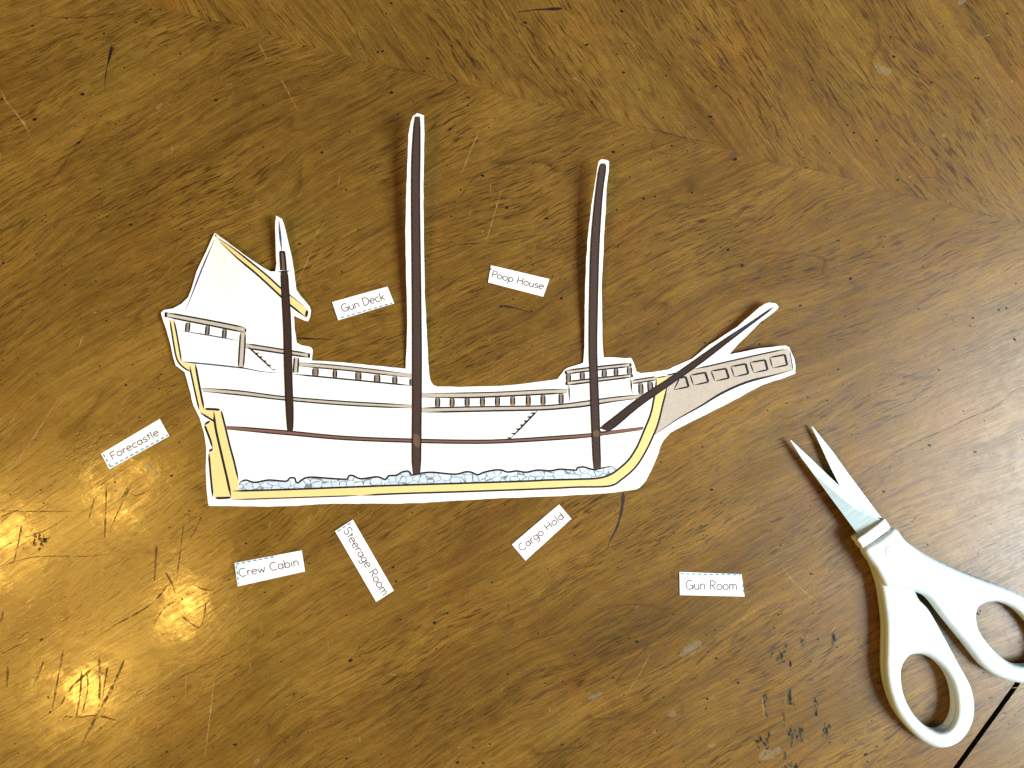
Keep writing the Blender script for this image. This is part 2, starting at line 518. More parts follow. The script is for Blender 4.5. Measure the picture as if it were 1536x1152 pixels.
# added unseen black block under the leaf joint, stops light from below
v = [P(1300, 1350, -0.026), P(1450, 1350, -0.026), P(1700, 800, -0.026), P(1600, 800, -0.026)]
tb.add(v + [Vector((q.x, q.y, -0.045)) for q in v], [[0, 1, 2, 3], [7, 6, 5, 4], [0, 4, 5, 1], [1, 5, 6, 2], [2, 6, 7, 3], [3, 7, 4, 0]], 'gap_shade')
flat = lambda x, y: 0.0
DZ = 0.00002
# flecks of the distressed finish
occupied = []
def fleck(x, y, r, m='speck', el=1.0, ang=0.0):
    k = random.randint(6, 8); vsx = []
    for i in range(k):
        t = 2 * math.pi * i / k; rr = r * random.uniform(0.7, 1.2)
        ux, uy = rr * math.cos(t) * el, rr * math.sin(t)
        vsx.append(P(x + ux * math.cos(ang) - uy * math.sin(ang), y + ux * math.sin(ang) + uy * math.cos(ang), DZ))
    tb.add(vsx, [list(range(k))[::-1]], m)
for i in range(2400):
    x = random.uniform(-500, 2050); y = random.uniform(-400, 1550)
    r = random.choice((0.5, 0.7, 0.8, 0.9, 1.1, 1.3)) if random.random() < 0.9 else random.uniform(1.4, 2.2)
    fleck(x, y, r, 'speck', random.uniform(1.0, 1.8), random.uniform(-0.5, 0.3))
    if random.random() < 0.16:
        for k in range(random.randint(1, 4)):
            fleck(x + random.gauss(0, 7), y + random.gauss(0, 6), random.uniform(0.4, 0.9), 'speck', random.uniform(1, 1.6), random.uniform(-0.5, 0.3))
for x, y, r in ((124, 141, 2.2), (52, 179, 2.3), (118, 214, 1.8), (196, 337, 2.2), (204, 34, 1.5), (1066, 175, 2.6), (1281, 199, 1.6), (1315, 211, 1.8),
                (1341, 85, 2.0), (1397, 124, 1.7), (1113, 398, 2.2), (1276, 418, 2.4), (880, 67, 2.0), (935, 109, 1.8), (965, 298, 1.8), (587, 139, 2.0),
                (567, 78, 1.6), (574, 77, 1.6), (1522, 509, 2.2), (590, 851, 1.6), (594, 872, 1.8), (652, 934, 2.1), (762, 1011, 1.5), (520, 1138, 1.8), (352, 1117, 2.3), (250, 1128, 1.8)):
    fleck(x, y, r, 'speck', 1.5, random.uniform(-0.4, 0.2))
def mk(pts, w, m, taper=(0.3, 0.6), wob=0.3, lift=0): stroke(tb, pts, w, flat, DZ * (2 + lift), m, taper, wobble=wob)
mk([(168, 70), (166, 78), (162, 95), (160, 102)], 5.0, 'dash', (0.1, 0.8)); mk([(161, 98), (158, 118), (157, 137)], 1.3, 'dash')
mk([(844, 12.5), (830, 13.5), (806, 14.5), (776, 18)], 4.2, 'dash', (0.05, 0.9))
mk([(750, 460), (757, 459.3), (768, 461), (785, 465.5), (800, 471)], 2.6, 'dash', (0.05, 0.8))
fleck(751.5, 460, 2.4, 'dash')
mk([(935, 738), (934, 755), (931, 772), (925, 792), (915, 812), (911, 824)], 4.2, 'dash', (0.05, 0.6))
mk([(444, 507.5), (462, 508), (480, 508.5), (498, 509.5)], 3.0, 'dash', (0.05, 0.7))
# light scratches
for pts, w in (([(0, 133), (10, 153), (20, 165), (37, 187), (48, 210)], 2.2), ([(90, 596), (68, 629), (42, 668), (18, 704), (-6, 738)], 1.6),
               ([(28, 617), (0, 657)], 1.3), ([(20, 647), (-6, 672)], 1.3), ([(155, 800), (154, 870), (152, 940)], 1.5),
               ([(378, 894), (338, 933), (281, 990), (210, 1050), (145, 1118)], 1.9), ([(322, 1010), (316, 1065), (306, 1145)], 1.5),
               ([(280, 1005), (277, 1062)], 1.2), ([(330, 925), (350, 885)], 1.2), ([(1172, 848), (1190, 872), (1210, 890), (1226, 901)], 1.2),
               ([(719, 197), (706, 225), (692, 262)], 1.6), ([(752, 285), (742, 320), (729, 363)], 1.3), ([(387, 62), (402, 92)], 1.0), ([(420, 115), (448, 168)], 1.2),
               ([(975, 980), (960, 1010), (940, 1040)], 1.1), ([(470, 360), (478, 345), (492, 330)], 1.0), ([(1412, 560), (1416, 592)], 1.2),
               ([(430, 447), (455, 405), (470, 370)], 1.1), ([(218, 1020), (205, 1035), (190, 1070)], 1.5), ([(92, 840), (130, 822)], 1.3), ([(105, 693), (143, 684)], 1.4),
               ([(1143, 1045), (1146, 1075)], 1.2), ([(230, 700), (262, 735), (270, 755)], 1.3), ([(55, 1085), (78, 1120)], 1.2)):
    mk(pts, w, 'scratch', (0.3, 0.3), 0.5)
for i in range(150):                                            # fine scuffs all over, denser where the corner is worn
    x, y = (random.gauss(160, 150), random.gauss(880, 150)) if i < 95 else (random.uniform(-100, 1600), random.uniform(-50, 1200))
    a = random.choice((random.gauss(-0.5, 0.25), random.gauss(-1.3, 0.25))); L = random.uniform(4, 26)
    mk([(x, y), (x + L * math.cos(a) * 0.5 + random.gauss(0, 0.6), y + L * math.sin(a) * 0.5), (x + L * math.cos(a), y + L * math.sin(a))], random.uniform(0.6, 1.2), 'scratch', (0.4, 0.4), 0.6)
# scratches that dull the varnish
o6 = crop(0, 852, 3.84); o5 = crop(0, 600, 3.84)
for pts, w in ((o6((365, 470), (340, 600), (300, 820)), 3.0), (o6((572, 510), (575, 650), (568, 820)), 4.0), (o6((470, 590), (462, 720), (440, 860)), 3.4),
               (o6((722, 515), (650, 680), (580, 810), (520, 920), (465, 1030)), 4.6), (o6((530, 580), (410, 690), (345, 800)), 3.6), (o6((252, 530), (220, 620), (185, 690)), 2.2),
               (o6((500, 600), (505, 700), (470, 850)), 2.4), (o6((620, 560), (600, 680), (590, 760)), 2.6), (o6((970, 95), (880, 200), (780, 265), (640, 340)), 3.0), (o6((1015, 190), (940, 240), (880, 330)), 2.4),
               (o6((950, 20), (990, 90), (1010, 150)), 3.0), (o6((1040, 270), (1100, 320), (1170, 360)), 2.2), (o6((1190, 180), (1170, 300), (1140, 350)), 2.0), (o6((1120, 100), (1180, 125), (1250, 120)), 2.2),
               (o6((380, 850), (440, 862), (560, 850), (690, 885)), 3.2), (o6((45, 560), (40, 690)), 3.0), (o6((0, 500), (130, 430)), 2.2), (o6((20, 250), (0, 320)), 2.5),
               (o5((612, 500), (608, 660), (600, 835)), 2.4), (o5((765, 475), (700, 600), (640, 735)), 2.2), (o5((125, 715), (105, 830), (75, 945)), 2.6), (o5((0, 855), (120, 800), (240, 760), (370, 690)), 2.0),
               (o5((0, 638), (220, 642), (430, 640)), 1.6), (o5((902, 830), (895, 960), (888, 1050)), 3.6), (o5((545, 560), (510, 690)), 1.8), (o5((750, 540), (790, 550), (860, 520)), 1.6), (o5((0, 672), (50, 655), (120, 628)), 1.6),
               (o5((0, 960), (200, 905), (500, 900), (640, 885)), 1.6), (o5((1050, 655), (1120, 680)), 2.0), (o5((700, 570), (740, 500)), 3.0), (o5((1170, 650), (1120, 760), (1080, 820)), 2.0), (o5((1060, 700), (1040, 860), (1015, 1040)), 1.8)):
    mk(pts, w * 0.85, 'dull', (0.12, 0.2), 0.5, 1)
for i in range(26):
    x, y = 60 + random.gauss(0, 12) , 808 + random.gauss(0, 7)
    fleck(x, y, random.uniform(1.0, 3.0), 'dull', 1.3, random.uniform(-1, 1))
# veneer figure drawn by the growth rings
og = crop(912, 852, 3.0); ot = crop(512, 0, 3.0)
for pts, w in ((og((655, 125), (640, 165), (600, 205), (500, 290), (420, 350), (300, 425), (180, 480), (70, 525), (36, 520), (70, 470), (180, 350), (300, 270), (400, 215), (500, 140)), 1.4),
               (ot((1300, 560), (1380, 578), (1470, 600), (1545, 620), (1700, 650)), 1.6), (ot((1430, 600), (1400, 630), (1400, 665), (1450, 690), (1540, 698)), 1.2),
               (ot((1060, 605), (900, 680), (700, 750), (600, 800), (530, 890), (440, 950), (380, 990), (330, 1010)), 1.5),
               (ot((380, 1120), (560, 1098), (720, 1090), (900, 1055), (1000, 1060)), 1.6), (ot((720, 20), (760, 70), (850, 140), (960, 240), (1040, 340)), 1.3), (ot((0, 30), (60, 130), (100, 215), (130, 262)), 1.4),
               (ot((150, 0), (240, 150), (320, 300)), 1.3), (crop(1100, 300, 2.88)((1256, 780), (1150, 880), (1000, 950), (900, 1000), (760, 1060), (640, 1120)), 1.6),
               (crop(0, 0, 3.0)((200, 10), (180, 50), (220, 75), (380, 78), (560, 55), (700, 30)), 1.4), (ot((1160, 0), (1220, 80), (1330, 200), (1440, 300)), 1.2),
               (crop(0, 852, 3.84)((1536, 380), (1300, 500), (1100, 600), (900, 720)), 1.3), (crop(400, 852, 3)((1400, 60), (1200, 160), (900, 300), (700, 440)), 1.3)):
    mk(pts, w, 'figure', (0.3, 0.3), 0.6)
# green stains, white scuffs
for x, y, L, w in ((1170, 988, 18, 8), (1156, 980, 9, 3), (1178, 968, 14, 3), (1186, 996, 7, 3), (1203, 963, 16, 6), (1186, 1046, 22, 6), (1222, 1052, 14, 4), (1224, 1067, 9, 3), (1148, 1050, 24, 4),
                   (1184, 1100, 26, 6), (1200, 1102, 22, 7), (1240, 1096, 20, 9), (1150, 1115, 24, 6), (1138, 1108, 14, 4), (1180, 1146, 20, 8), (1194, 1150, 12, 4), (1250, 957, 12, 5), (1176, 1075, 30, 3)):
    for k in range(int(3 + L * w / 14)):
        fleck(x + random.gauss(0, w * 0.45), y + random.gauss(0, L * 0.35), random.uniform(0.8, 2.3), 'green', random.uniform(1.6, 3.4), random.gauss(1.5, 0.25))
for x, y, r in ((238, 162, 3), (242, 156, 2.4), (1322, 104, 6), (1330, 109, 5), (1316, 98, 3.5), (1025, 981, 4), (1035, 974, 8), (1044, 968, 7), (1150, 1132, 8), (1166, 1126, 6), (1068, 1118, 3.5), (982, 1098, 3), (1009, 1070, 5), (1117, 929, 3),
                (222, 700, 3.5), (229, 708, 3.5), (235, 713, 3), (385, 1142, 4), (889, 1045, 5), (898, 1041, 4), (1518, 611, 2), (1442, 3, 5), (1416, 203, 2.5), (1481, 180, 2), (1518, 122, 2), (1455, 467, 2.2)):
    fleck(x, y, r, 'scuff', 1.6, random.uniform(-0.8, -0.2))
table = tb.build('tabletop')
table['kind'] = 'structure'

# ------------------------------------------------------------------ the paper ship
def sst(t): t = max(0.0, min(1.0, t)); return t * t * (3 - 2 * t)
def H(x, y):
    z = 0.00035
    # main mast strip curls up from the deck
    if y < 580: z += 0.0100 * ((580 - y) / 405.0) ** 1.1 * (1 - sst((abs(x - 626) - 30) / 70)) * sst((640 - y) / 60 + 0)
    if y < 570: z += 0.0085 * ((570 - y) / 330.0) ** 1.1 * (1 - sst((abs(x - 892) - 30) / 60))
    if y < 520: z += 0.0045 * ((520 - y) / 195.0) ** 1.2 * (1 - sst((abs(x - 428) - 40) / 110))
    z += 0.0022 * sst((330 - x) / 120) * sst((640 - y) / 120)         # stern corner
    z += 0.0035 * sst((x - 1000) / 190) * sst((600 - y) / 120)        # bowsprit tip
    z += 0.0009 * sst((x - 980) / 200)
    return z
ship = thing('paper_ship', 'large cut-out paper drawing of a three-masted sailing ship on the wooden table', 'paper ship', P(700, 640, 0))
outline = (c1((55, 715), (75, 698), (140, 685), (200, 652), (250, 605), (275, 545), (310, 420), (375, 285), (440, 145), (450, 145), (600, 255), (700, 330), (790, 390), (845, 418),
              (878, 420), (886, 360), (882, 250), (876, 150), (880, 60), (884, 15), (925, 38), (940, 70), (975, 220), (1005, 360), (1020, 480), (1030, 550), (1060, 595), (1125, 670),
              (1135, 700), (1130, 745), (1115, 778), (1085, 770), (1013, 738), (1018, 830), (1030, 930), (1070, 950), (1125, 960), (1142, 970), (1147, 990), (1140, 1060))
           + c3((400, 262), (600, 282), (775, 300), (782, 150), (786, 0))
           + c4((192, 1152), (185, 800), (188, 580), (195, 400), (203, 200), (215, 130), (228, 95), (256, 75), (292, 88), (293, 200), (290, 400), (288, 600), (292, 850), (298, 1152))
           + c5((222, 0), (230, 100), (238, 155), (247, 177), (262, 195), (290, 208), (520, 210), (800, 203), (1000, 183), (1130, 165), (1235, 152), (1260, 120), (1295, 75), (1320, 60), (1414, 32))
           + c7((245, 195)) + c6((218, 1152), (219, 1000), (222, 800), (228, 640), (240, 500), (258, 340), (280, 200), (300, 85), (315, 73), (345, 76), (360, 85), (357, 140), (344, 240),
              (340, 360), (330, 520), (322, 700), (316, 820), (320, 1000), (323, 1152))
           + c7((378, 160), (480, 162), (560, 165), (580, 200), (596, 252), (625, 265))
           + c8((100, 566), (200, 548), (375, 470), (500, 370), (700, 240), (860, 100), (900, 75), (930, 65), (975, 72), (992, 84), (998, 100), (985, 118), (860, 215), (745, 330), (680, 395), (642, 440), (720, 425),
                (850, 398), (1000, 380), (1050, 376), (1075, 390), (1108, 470), (1118, 520), (1116, 578), (1060, 600), (880, 660), (760, 725), (640, 790), (450, 885), (300, 960), (220, 1005),
                (170, 1060), (145, 1110), (135, 1152))
           + c7((700, 900), (660, 980), (620, 1025), (600, 1035), (450, 1058), (300, 1070), (0, 1085)) + c5((800, 1085), (500, 1102), (230, 1118), (0, 1128))
           + c2((1244, 1085), (900, 1103), (730, 1105), (385, 1100), (378, 1080), (368, 1000), (362, 860), (366, 700), (352, 600), (320, 490), (275, 405), (255, 320), (235, 240), (215, 175), (155, 130))
           + c1((145, 1040), (120, 930), (60, 735)))
# unevenly hand-cut edge
ol = []
for i, p in enumerate(densify(outline, 11)):
    ol.append((p[0] + random.gauss(0, 0.22), p[1] + random.gauss(0, 0.22)))
ms = Mesh(); slab_mesh(ms, ol, H, 0.00012, 'paper', 5.0, 7.5); ms.smooth = False
ms.build('paper_sheet', ship)
L0 = 0.00003
Z1, Z2, Z3, Z4 = L0, 2 * L0, 3 * L0, 4 * L0     # fill, ink, upper fill, upper ink
def part(name, fills, inks=(), parent=None, z=0, label=None):
    mm = Mesh()
    for poly, m in fills: fill(mm, poly, H, Z1 + z * L0, m)
    for it in inks:
        pts, w = it[0], it[1]
        tp = it[2] if len(it) > 2 else (0.12, 0.12)
        mt = it[3] if len(it) > 3 else 'ink'
        stroke(mm, pts, w, H, Z2 + z * L0, mt, tp, smooth=(it[4] if len(it) > 4 else True))
    return mm.build(name, parent or ship, label)
W = 1.7
# sternpost and rudder
part('stern_timber', [(c1((118, 765), (148, 768), (165, 850), (185, 960), (203, 1068), (262, 1080), (268, 1140), (235, 1122), (195, 1090), (170, 1045), (150, 960), (132, 850)), 'yellow'),
     (c2((252, 118), (290, 118), (318, 270), (350, 430), (418, 437), (418, 445), (424, 518), (322, 455), (300, 370), (262, 190)), 'yellow')],
     [(c1((148, 768), (165, 850), (185, 960), (203, 1068)), W), (c1((118, 765), (132, 850), (150, 960), (168, 1045), (195, 1090), (235, 1122), (268, 1140)), W, (0.1, 0.05)),
      (c2((252, 130), (262, 190), (290, 320), (318, 440)), W), (c2((290, 118), (318, 270), (350, 430)), 2.2), (c2((355, 430), (410, 432), (462, 436)), 2.4), (c2((322, 455), (370, 485), (424, 518)), 2.0, (0.3, 0.05))])
part('sternpost', [(c2((418, 445), (465, 436), (480, 500), (530, 690), (590, 920), (585, 996), (545, 1040), (520, 960), (470, 740), (430, 560)), 'yellow')],
     [(c2((468, 440), (495, 545), (530, 690), (560, 800), (588, 925)), 2.0, (0.05, 0.1)), (c2((418, 445), (430, 560), (470, 740), (505, 890), (538, 1042)), 2.4, (0.1, 0.1))])
part('rudder', [(c2((390, 515), (426, 520), (440, 600), (480, 770), (520, 940), (538, 1042), (425, 1045), (400, 900), (384, 735), (408, 705), (395, 650), (353, 545)), 'yellow')],
     [(c2((392, 512), (352, 540)), 2.2, (0.05, 0.3)), (c2((355, 545), (395, 650), (408, 700)), 2.2, (0.05, 0.2)), (c2((412, 703), (384, 726)), 2.2, (0.05, 0.3)),
      (c2((384, 735), (392, 840), (402, 950), (412, 1040)), 2.0, (0.1, 0.1)), (c2((428, 1046), (480, 1046), (538, 1042)), 2.4)], z=0.25)
keel_in = (c2((545, 998), (900, 988), (1244, 975)) + c3((700, 1021), (1111, 1008)) + c5((1000, 951),) + c7((0, 975), (200, 970), (340, 963), (420, 940), (480, 900), (545, 840), (600, 755), (650, 640), (690, 540), (712, 440), (726, 350), (728, 292)))
keel_out = c7((798, 282), (800, 340), (790, 400), (770, 480), (740, 600), (700, 700), (650, 800), (590, 890), (500, 970), (415, 1015), (200, 1022), (0, 1032)) + c5((600, 1031), (0, 1050)) + c3((500, 1083), (0, 1100)) + c2((640, 1055), (545, 1058))
part('keel', [(keel_in + keel_out, 'yellow')],
     [(keel_in[0:], 1.9, (0.02, 0.02)), (keel_out[1:-3], 1.8, (0.03, 0.04)), (keel_out[-4:], 1.3), (c7((730, 295), (798, 284)), 1.2)], z=0.5)
# stones
ball = (c2((588, 985), (590, 960), (600, 938), (640, 922), (700, 938), (800, 922), (920, 930), (940, 908), (978, 908), (985, 935), (1000, 942), (1040, 912), (1100, 902), (1244, 912))
        + c3((415, 982), (425, 962), (450, 960), (500, 980), (600, 968), (650, 985), (670, 962), (720, 958), (750, 940), (790, 933), (808, 950))
        + c5((88, 905), (165, 890), (250, 882), (430, 897), (520, 878), (570, 885), (610, 903), (650, 885), (740, 865), (800, 865), (845, 880), (920, 872), (990, 882), (1080, 865), (1180, 870), (1260, 858), (1385, 865), (1395, 845), (1414, 842))
        + c7((250, 888), (310, 905), (370, 895), (430, 885), (465, 905)))
ball_bot = c7((420, 936), (340, 960), (200, 967), (0, 972)) + c5((1000, 948), (0, 980)) + c3((300, 1034),) + c2((900, 985), (600, 994))
part('ballast_stones', [(spline(ball, 4) + ball_bot, 'stone')], [(ball[1:], 1.8, (0.02, 0.05))], z=0.25)
# beakhead with six ports
bk = part('beakhead', [(c8((190, 600), (260, 575), (400, 540), (640, 490), (900, 430), (1070, 400), (1103, 550), (960, 590), (800, 630), (680, 675), (560, 735), (440, 810), (280, 900), (190, 965), (108, 1015), (130, 940), (160, 820), (185, 690)), 'tan')],
     [(c8((190, 590), (270, 572)), 1.4), (c8((385, 545), (500, 522), (640, 490), (900, 432), (1060, 398)), 1.5), (c8((1078, 405), (1103, 550)), 1.0, (0.2, 0.1), 'blueink'),
      (c8((1103, 550), (960, 590), (800, 630), (680, 675), (560, 735), (440, 810), (280, 900), (190, 960), (108, 1014)), 2.4, (0.25, 0.5))])
for q in (c8((285, 612), (328, 600), (350, 672), (245, 695)), c8((362, 590), (470, 570), (492, 638), (385, 662)), c8((512, 560), (618, 542), (640, 610), (540, 632)),
          c8((655, 528), (760, 508), (780, 578), (680, 602)), c8((792, 498), (900, 480), (918, 550), (820, 572)), c8((935, 462), (1042, 442), (1060, 515), (955, 538))):
    part('gun_port', [(q, 'tan')], [([q[0], q[1]], 1.7, (0.3, 0.0), 'ink', False), ([q[1], q[2]], 2.3, (0.0, 0.0), 'ink', False), ([q[2], q[3]], 1.6, (0.0, 0.5), 'ink', False), ([q[3], q[0]], 1.2, (0.4, 0.1), 'ink', False)], bk, z=2)
def rail(fills, inks, balusters, z=1, name='railing'):
    r = part(name, [(f, 'tan') for f in fills], inks, z=z)
    for q in balusters:
        part('baluster', [(q, 'baluster')], [([q[0], q[3]], 1.5, (0.1, 0.1)), ([q[1], q[2]], 1.5, (0.1, 0.1))], r, z=z)
    return r
def bal(cr, x0, x1, y0, y1, sk=0): return cr((x0, y0), (x1, y0), (x1 + sk, y1), (x0 + sk, y1))
rail([c1((90, 715), (662, 825), (664, 858), (90, 745)), c1((628, 853), (662, 857), (648, 1110), (612, 1108))],
     [(c1((92, 714), (400, 770), (640, 818), (664, 826)), 1.7), (c1((90, 745), (400, 806), (660, 858)), 1.7), (c1((91, 712), (90, 748)), 2.6, (0, 0)), (c1((663, 826), (665, 858)), 2.0, (0.1, 0.1)),
      (c1((628, 858), (620, 980), (612, 1108)), 1.6), (c1((662, 862), (658, 980), (648, 1110)), 1.6), (c1((612, 1109), (650, 1111)), 1.6), (c1((170, 842), (400, 878), (620, 918)), 1.3, (0.4, 0.3), 'blueink')],
     [bal(c1, 237, 264, 786, 855, -6), bal(c1, 380, 404, 810, 880, -5), bal(c1, 502, 526, 833, 901, -5)])
rail([c1((668, 938), (1122, 1010), (1121, 1038), (666, 972)), c1((1016, 1036), (1046, 1040), (1040, 1150), (1008, 1150))],
     [(c1((666, 938), (900, 975), (1122, 1010)), 1.5), (c1((666, 970), (900, 1004), (1120, 1038)), 1.7), (c1((1122, 1008), (1121, 1040)), 2.2, (0, 0)), (c1((1016, 1036), (1008, 1150)), 1.6), (c1((1046, 1040), (1040, 1150)), 1.6)], [])
rail([c3((118, 262), (400, 285), (818, 335), (818, 358), (400, 310), (118, 285))],
     [(c3((118, 262), (400, 285), (818, 335)), 1.2, (0.2, 0.3)), (c3((118, 285), (400, 310), (818, 357)), 1.4, (0.2, 0.3)), (c3((75, 334), (400, 365), (822, 406)), 1.6)],
     [bal(c3, 204, 236, 297, 346, -2), bal(c3, 329, 349, 308, 358), bal(c3, 468, 499, 322, 372), bal(c3, 584, 616, 338, 386), bal(c3, 697, 721, 348, 396), bal(c3, 803, 822, 362, 406)])
rail([c5((165, 263), (700, 255), (1100, 235), (1320, 230), (1312, 258), (1100, 270), (700, 290), (165, 295))],
     [(c5((165, 263), (700, 255), (1100, 236), (1318, 230)), 1.2, (0.3, 0.1)), (c5((170, 293), (500, 296), (700, 290), (1100, 270), (1312, 259)), 1.7, (0.3, 0.1))],
     [bal(c5, x - 15, x + 15, a, b) for x, a, b in ((296, 297, 370), (410, 299, 368), (528, 296, 366), (648, 294, 363), (766, 290, 360), (886, 288, 356), (1008, 282, 356), (1124, 276, 352), (1266, 264, 348))])
part('deck_beam', [(c5((165, 377), (700, 365), (1100, 360), (1300, 345), (1414, 330)) + c7((290, 447), (450, 425), (640, 406), (640, 430), (450, 452), (290, 478), (150, 495)) + c5((1300, 378), (1100, 392), (700, 400), (165, 412)), 'tan')],
     [(c5((165, 377), (700, 366), (1100, 360), (1300, 345), (1414, 330)) + c7((290, 447), (450, 425), (640, 406)), 1.4, (0.05, 0.1)), (c5((180, 411), (700, 400), (1100, 392), (1300, 378)) + c7((222, 488), (290, 478), (450, 452), (640, 430)), 1.8, (0.1, 0.2))])
part('deck_beam', [([(301.6, 581.9), (360, 586.5), (426.4, 594.9), (517.2, 602.2), (618.8, 607.6), (618.8, 612.4), (517.2, 607.6), (426.4, 599.9), (360, 592.5), (304.9, 587.3)], 'tan')],
     [([(301.6, 581.9), (360, 586.5), (426.4, 594.9), (517.2, 602.2), (618.8, 607.6)], 1.4), ([(304.9, 587.3), (360, 592.5), (426.4, 599.9), (517.2, 607.6), (618.8, 612.4)], 1.5)])
part('deck_beam', [([(339.6, 639), (425.4, 645.9), (517.2, 654.5), (618.8, 658.6), (700, 660.2), (762, 659), (870, 651.7), (910, 647), (965.6, 640), (964, 644.6), (910, 652), (870, 656.9), (762, 663.8), (700, 665), (618.8, 663.5), (517.2, 659.5), (425.4, 651.5), (340.7, 644.2)], 'redbrown')],
     [([(339.6, 639), (425.4, 645.9), (517.2, 654.5), (618.8, 658.6), (700, 660.2), (762, 659), (870, 651.7), (910, 647), (965.6, 640)], 1.3, (0.05, 0.2)), ([(340.7, 644.2), (425.4, 651.5), (517.2, 659.5), (618.8, 663.5), (700, 665), (762, 663.8), (870, 656.9), (910, 652), (960, 645.5)], 1.4, (0.1, 0.2))], label='red-brown lower deck beam running the length of the hull')
part('deck_line', [], [(c1((203, 1068), (450, 1092), (650, 1115)) + c2((750, 172), (900, 184)), 1.6, (0.1, 0.5), 'blueink')])
# forecastle box
rail([c7((125, 250), (280, 229), (555, 200), (558, 222), (280, 250), (128, 272)), c7((132, 322), (280, 305), (565, 272), (568, 292), (280, 325), (132, 345))],
     [(c7((125, 248), (280, 228), (555, 199)), 1.6), (c7((128, 272), (280, 250), (556, 221)), 1.5), (c7((132, 321), (280, 304), (565, 272)), 1.5), (c7((132, 345), (280, 326), (568, 291)), 1.7),
      (c7((124, 250), (132, 272)), 2.2, (0, 0)), (c7((132, 322), (133, 345)), 2.2, (0, 0)), (c7((556, 199), (558, 222)), 2.2, (0, 0)), (c7((566, 272), (568, 292)), 2.2, (0, 0)),
      (c7((560, 296), (563, 350), (570, 402)), 1.5, (0.3, 0.5)), (c7((148, 345), (152, 455)), 1.4, (0.2, 0.5))],
     [bal(c7, 132, 158, 270, 322), bal(c7, 224, 250, 258, 309), bal(c7, 370, 396, 242, 294), bal(c7, 450, 473, 234, 284), bal(c7, 537, 564, 225, 272)])
rail([c7((570, 312), (725, 288), (725, 310), (570, 335))], [(c7((570, 312), (725, 288)), 1.4), (c7((570, 335), (725, 310)), 1.4)],
     [bal(c7, 612, 638, 332, 405, 3), bal(c7, 672, 702, 322, 390, 4)])
# ladders
def ladder(line, ticks):
    part('ladder', [], [(line, 1.6, (0.1, 0.3))] + [([a, b], 1.6, (0.5, 0.0)) for a, b in ticks], z=2)
ladder(c2((655, 0), (828, 160)), [c2(a, b) for a, b in (((733, 42), (705, 50)), ((757, 69), (732, 75)), ((784, 97), (760, 103)), ((818, 128), (788, 131)), ((846, 158), (826, 162)))])
ladder(c5((1080, 400), (1050, 430), (870, 615)), [c5(a, b) for a, b in (((1022, 418), (1058, 418)), ((996, 448), (1030, 448)), ((966, 480), (1000, 480)), ((938, 512), (970, 512)), ((908, 543), (940, 543)), ((872, 578), (905, 578)), ((840, 612), (875, 614)))])
# sail edge, yard, masts
part('sail_edge', [], [(c1((440, 190), (350, 400), (280, 580), (225, 715)), 1.5, (0.3, 0.4), 'blueink'), (c1((446, 163), (454, 160)), 2.4, (0, 0))])
part('yard', [(c1((448, 162), (600, 262), (800, 430), (925, 545), (985, 590), (1108, 690), (1100, 750), (985, 660), (925, 605), (750, 440), (600, 315), (470, 195)), 'yellow')],
     [(c1((470, 180), (600, 272), (800, 432), (925, 545), (985, 590), (1085, 668)), 1.8, (0.3, 0.3)), (c1((480, 205), (600, 318), (750, 443), (925, 605), (985, 660), (1100, 750)), 2.0, (0.3, 0.1)), (c1((1108, 696), (1100, 748)), 2.8, (0.2, 0.2))], z=1)
def mast(left, right, mats, extra=(), z=5, name='mast', label=None):
    return part(name, [(left + right[::-1], mats)], [(left, 1.5, (0.03, 0.03)), (right, 1.5, (0.03, 0.03))] + list(extra), z=z, label=label)
mz = mast(c1((920, 418), (928, 600), (940, 850)) + c2((908, 150), (918, 400), (930, 588)), c1((965, 418), (978, 620), (990, 850)) + c2((958, 250), (965, 450), (962, 588)), 'darkbrown',
     [(c1((905, 50), (913, 150), (925, 270)), 2.0, (0.4, 0.4), 'blueink'), (c1((893, 423), (940, 418), (988, 414)), 1.8, (0.4, 0.4))], label='short dark brown mizzen mast at the stern')
part('mast_cap', [(c1((914, 275), (942, 275), (955, 410), (921, 410)), 'joint')], [(c1((914, 275), (917, 340), (921, 410)), 2.0, (0, 0)), (c1((942, 275), (950, 340), (955, 410)), 2.0, (0, 0)), (c1((912, 277), (944, 277)), 2.0, (0, 0))], mz, z=5)
mm_ = mast(c4((240, 95), (228, 250), (222, 400), (222, 700), (226, 1152)) + c5((100, 0), (100, 400), (98, 750), (103, 895)), c4((268, 95), (268, 300), (266, 600), (273, 1152)) + c5((167, 0), (165, 400), (162, 750), (158, 888)), 'midbrown', label='tall dark brown main mast')
part('mast_joint', [(c5((106, 583), (135, 580), (157, 603), (157, 660), (150, 690), (133, 685), (106, 660)), 'joint')], [], mm_, z=6.5)
fm = mast(c6((314, 96), (306, 112), (290, 220), (270, 400), (255, 600), (248, 900), (246, 1152)) + c7((290, 300), (300, 600), (312, 850), (315, 905)), c6((336, 96), (342, 112), (325, 230), (312, 380), (300, 600), (292, 900), (288, 1152)) + c7((338, 300), (348, 550), (355, 800), (360, 898)), 'midbrown', label='dark brown foremast that leans at its top')
part('mast_joint', [(c7((308, 655), (328, 643), (350, 650), (351, 682), (325, 690), (308, 678)), 'joint')], [], fm, z=6.5)
mast(c7((352, 632), (420, 580)) + c8((0, 750), (200, 620), (400, 480), (600, 340), (800, 210), (955, 103)), c7((412, 652), (480, 600)) + c8((0, 810), (220, 655), (440, 500), (640, 345), (810, 215), (958, 105)), 'darkbrown',
     [(c7((352, 632), (356, 655), (412, 652)), 1.6), (c8((640, 325), (800, 212), (962, 98)), 1.5, (0.1, 0.5), 'blueink')], z=3, name='bowsprit')

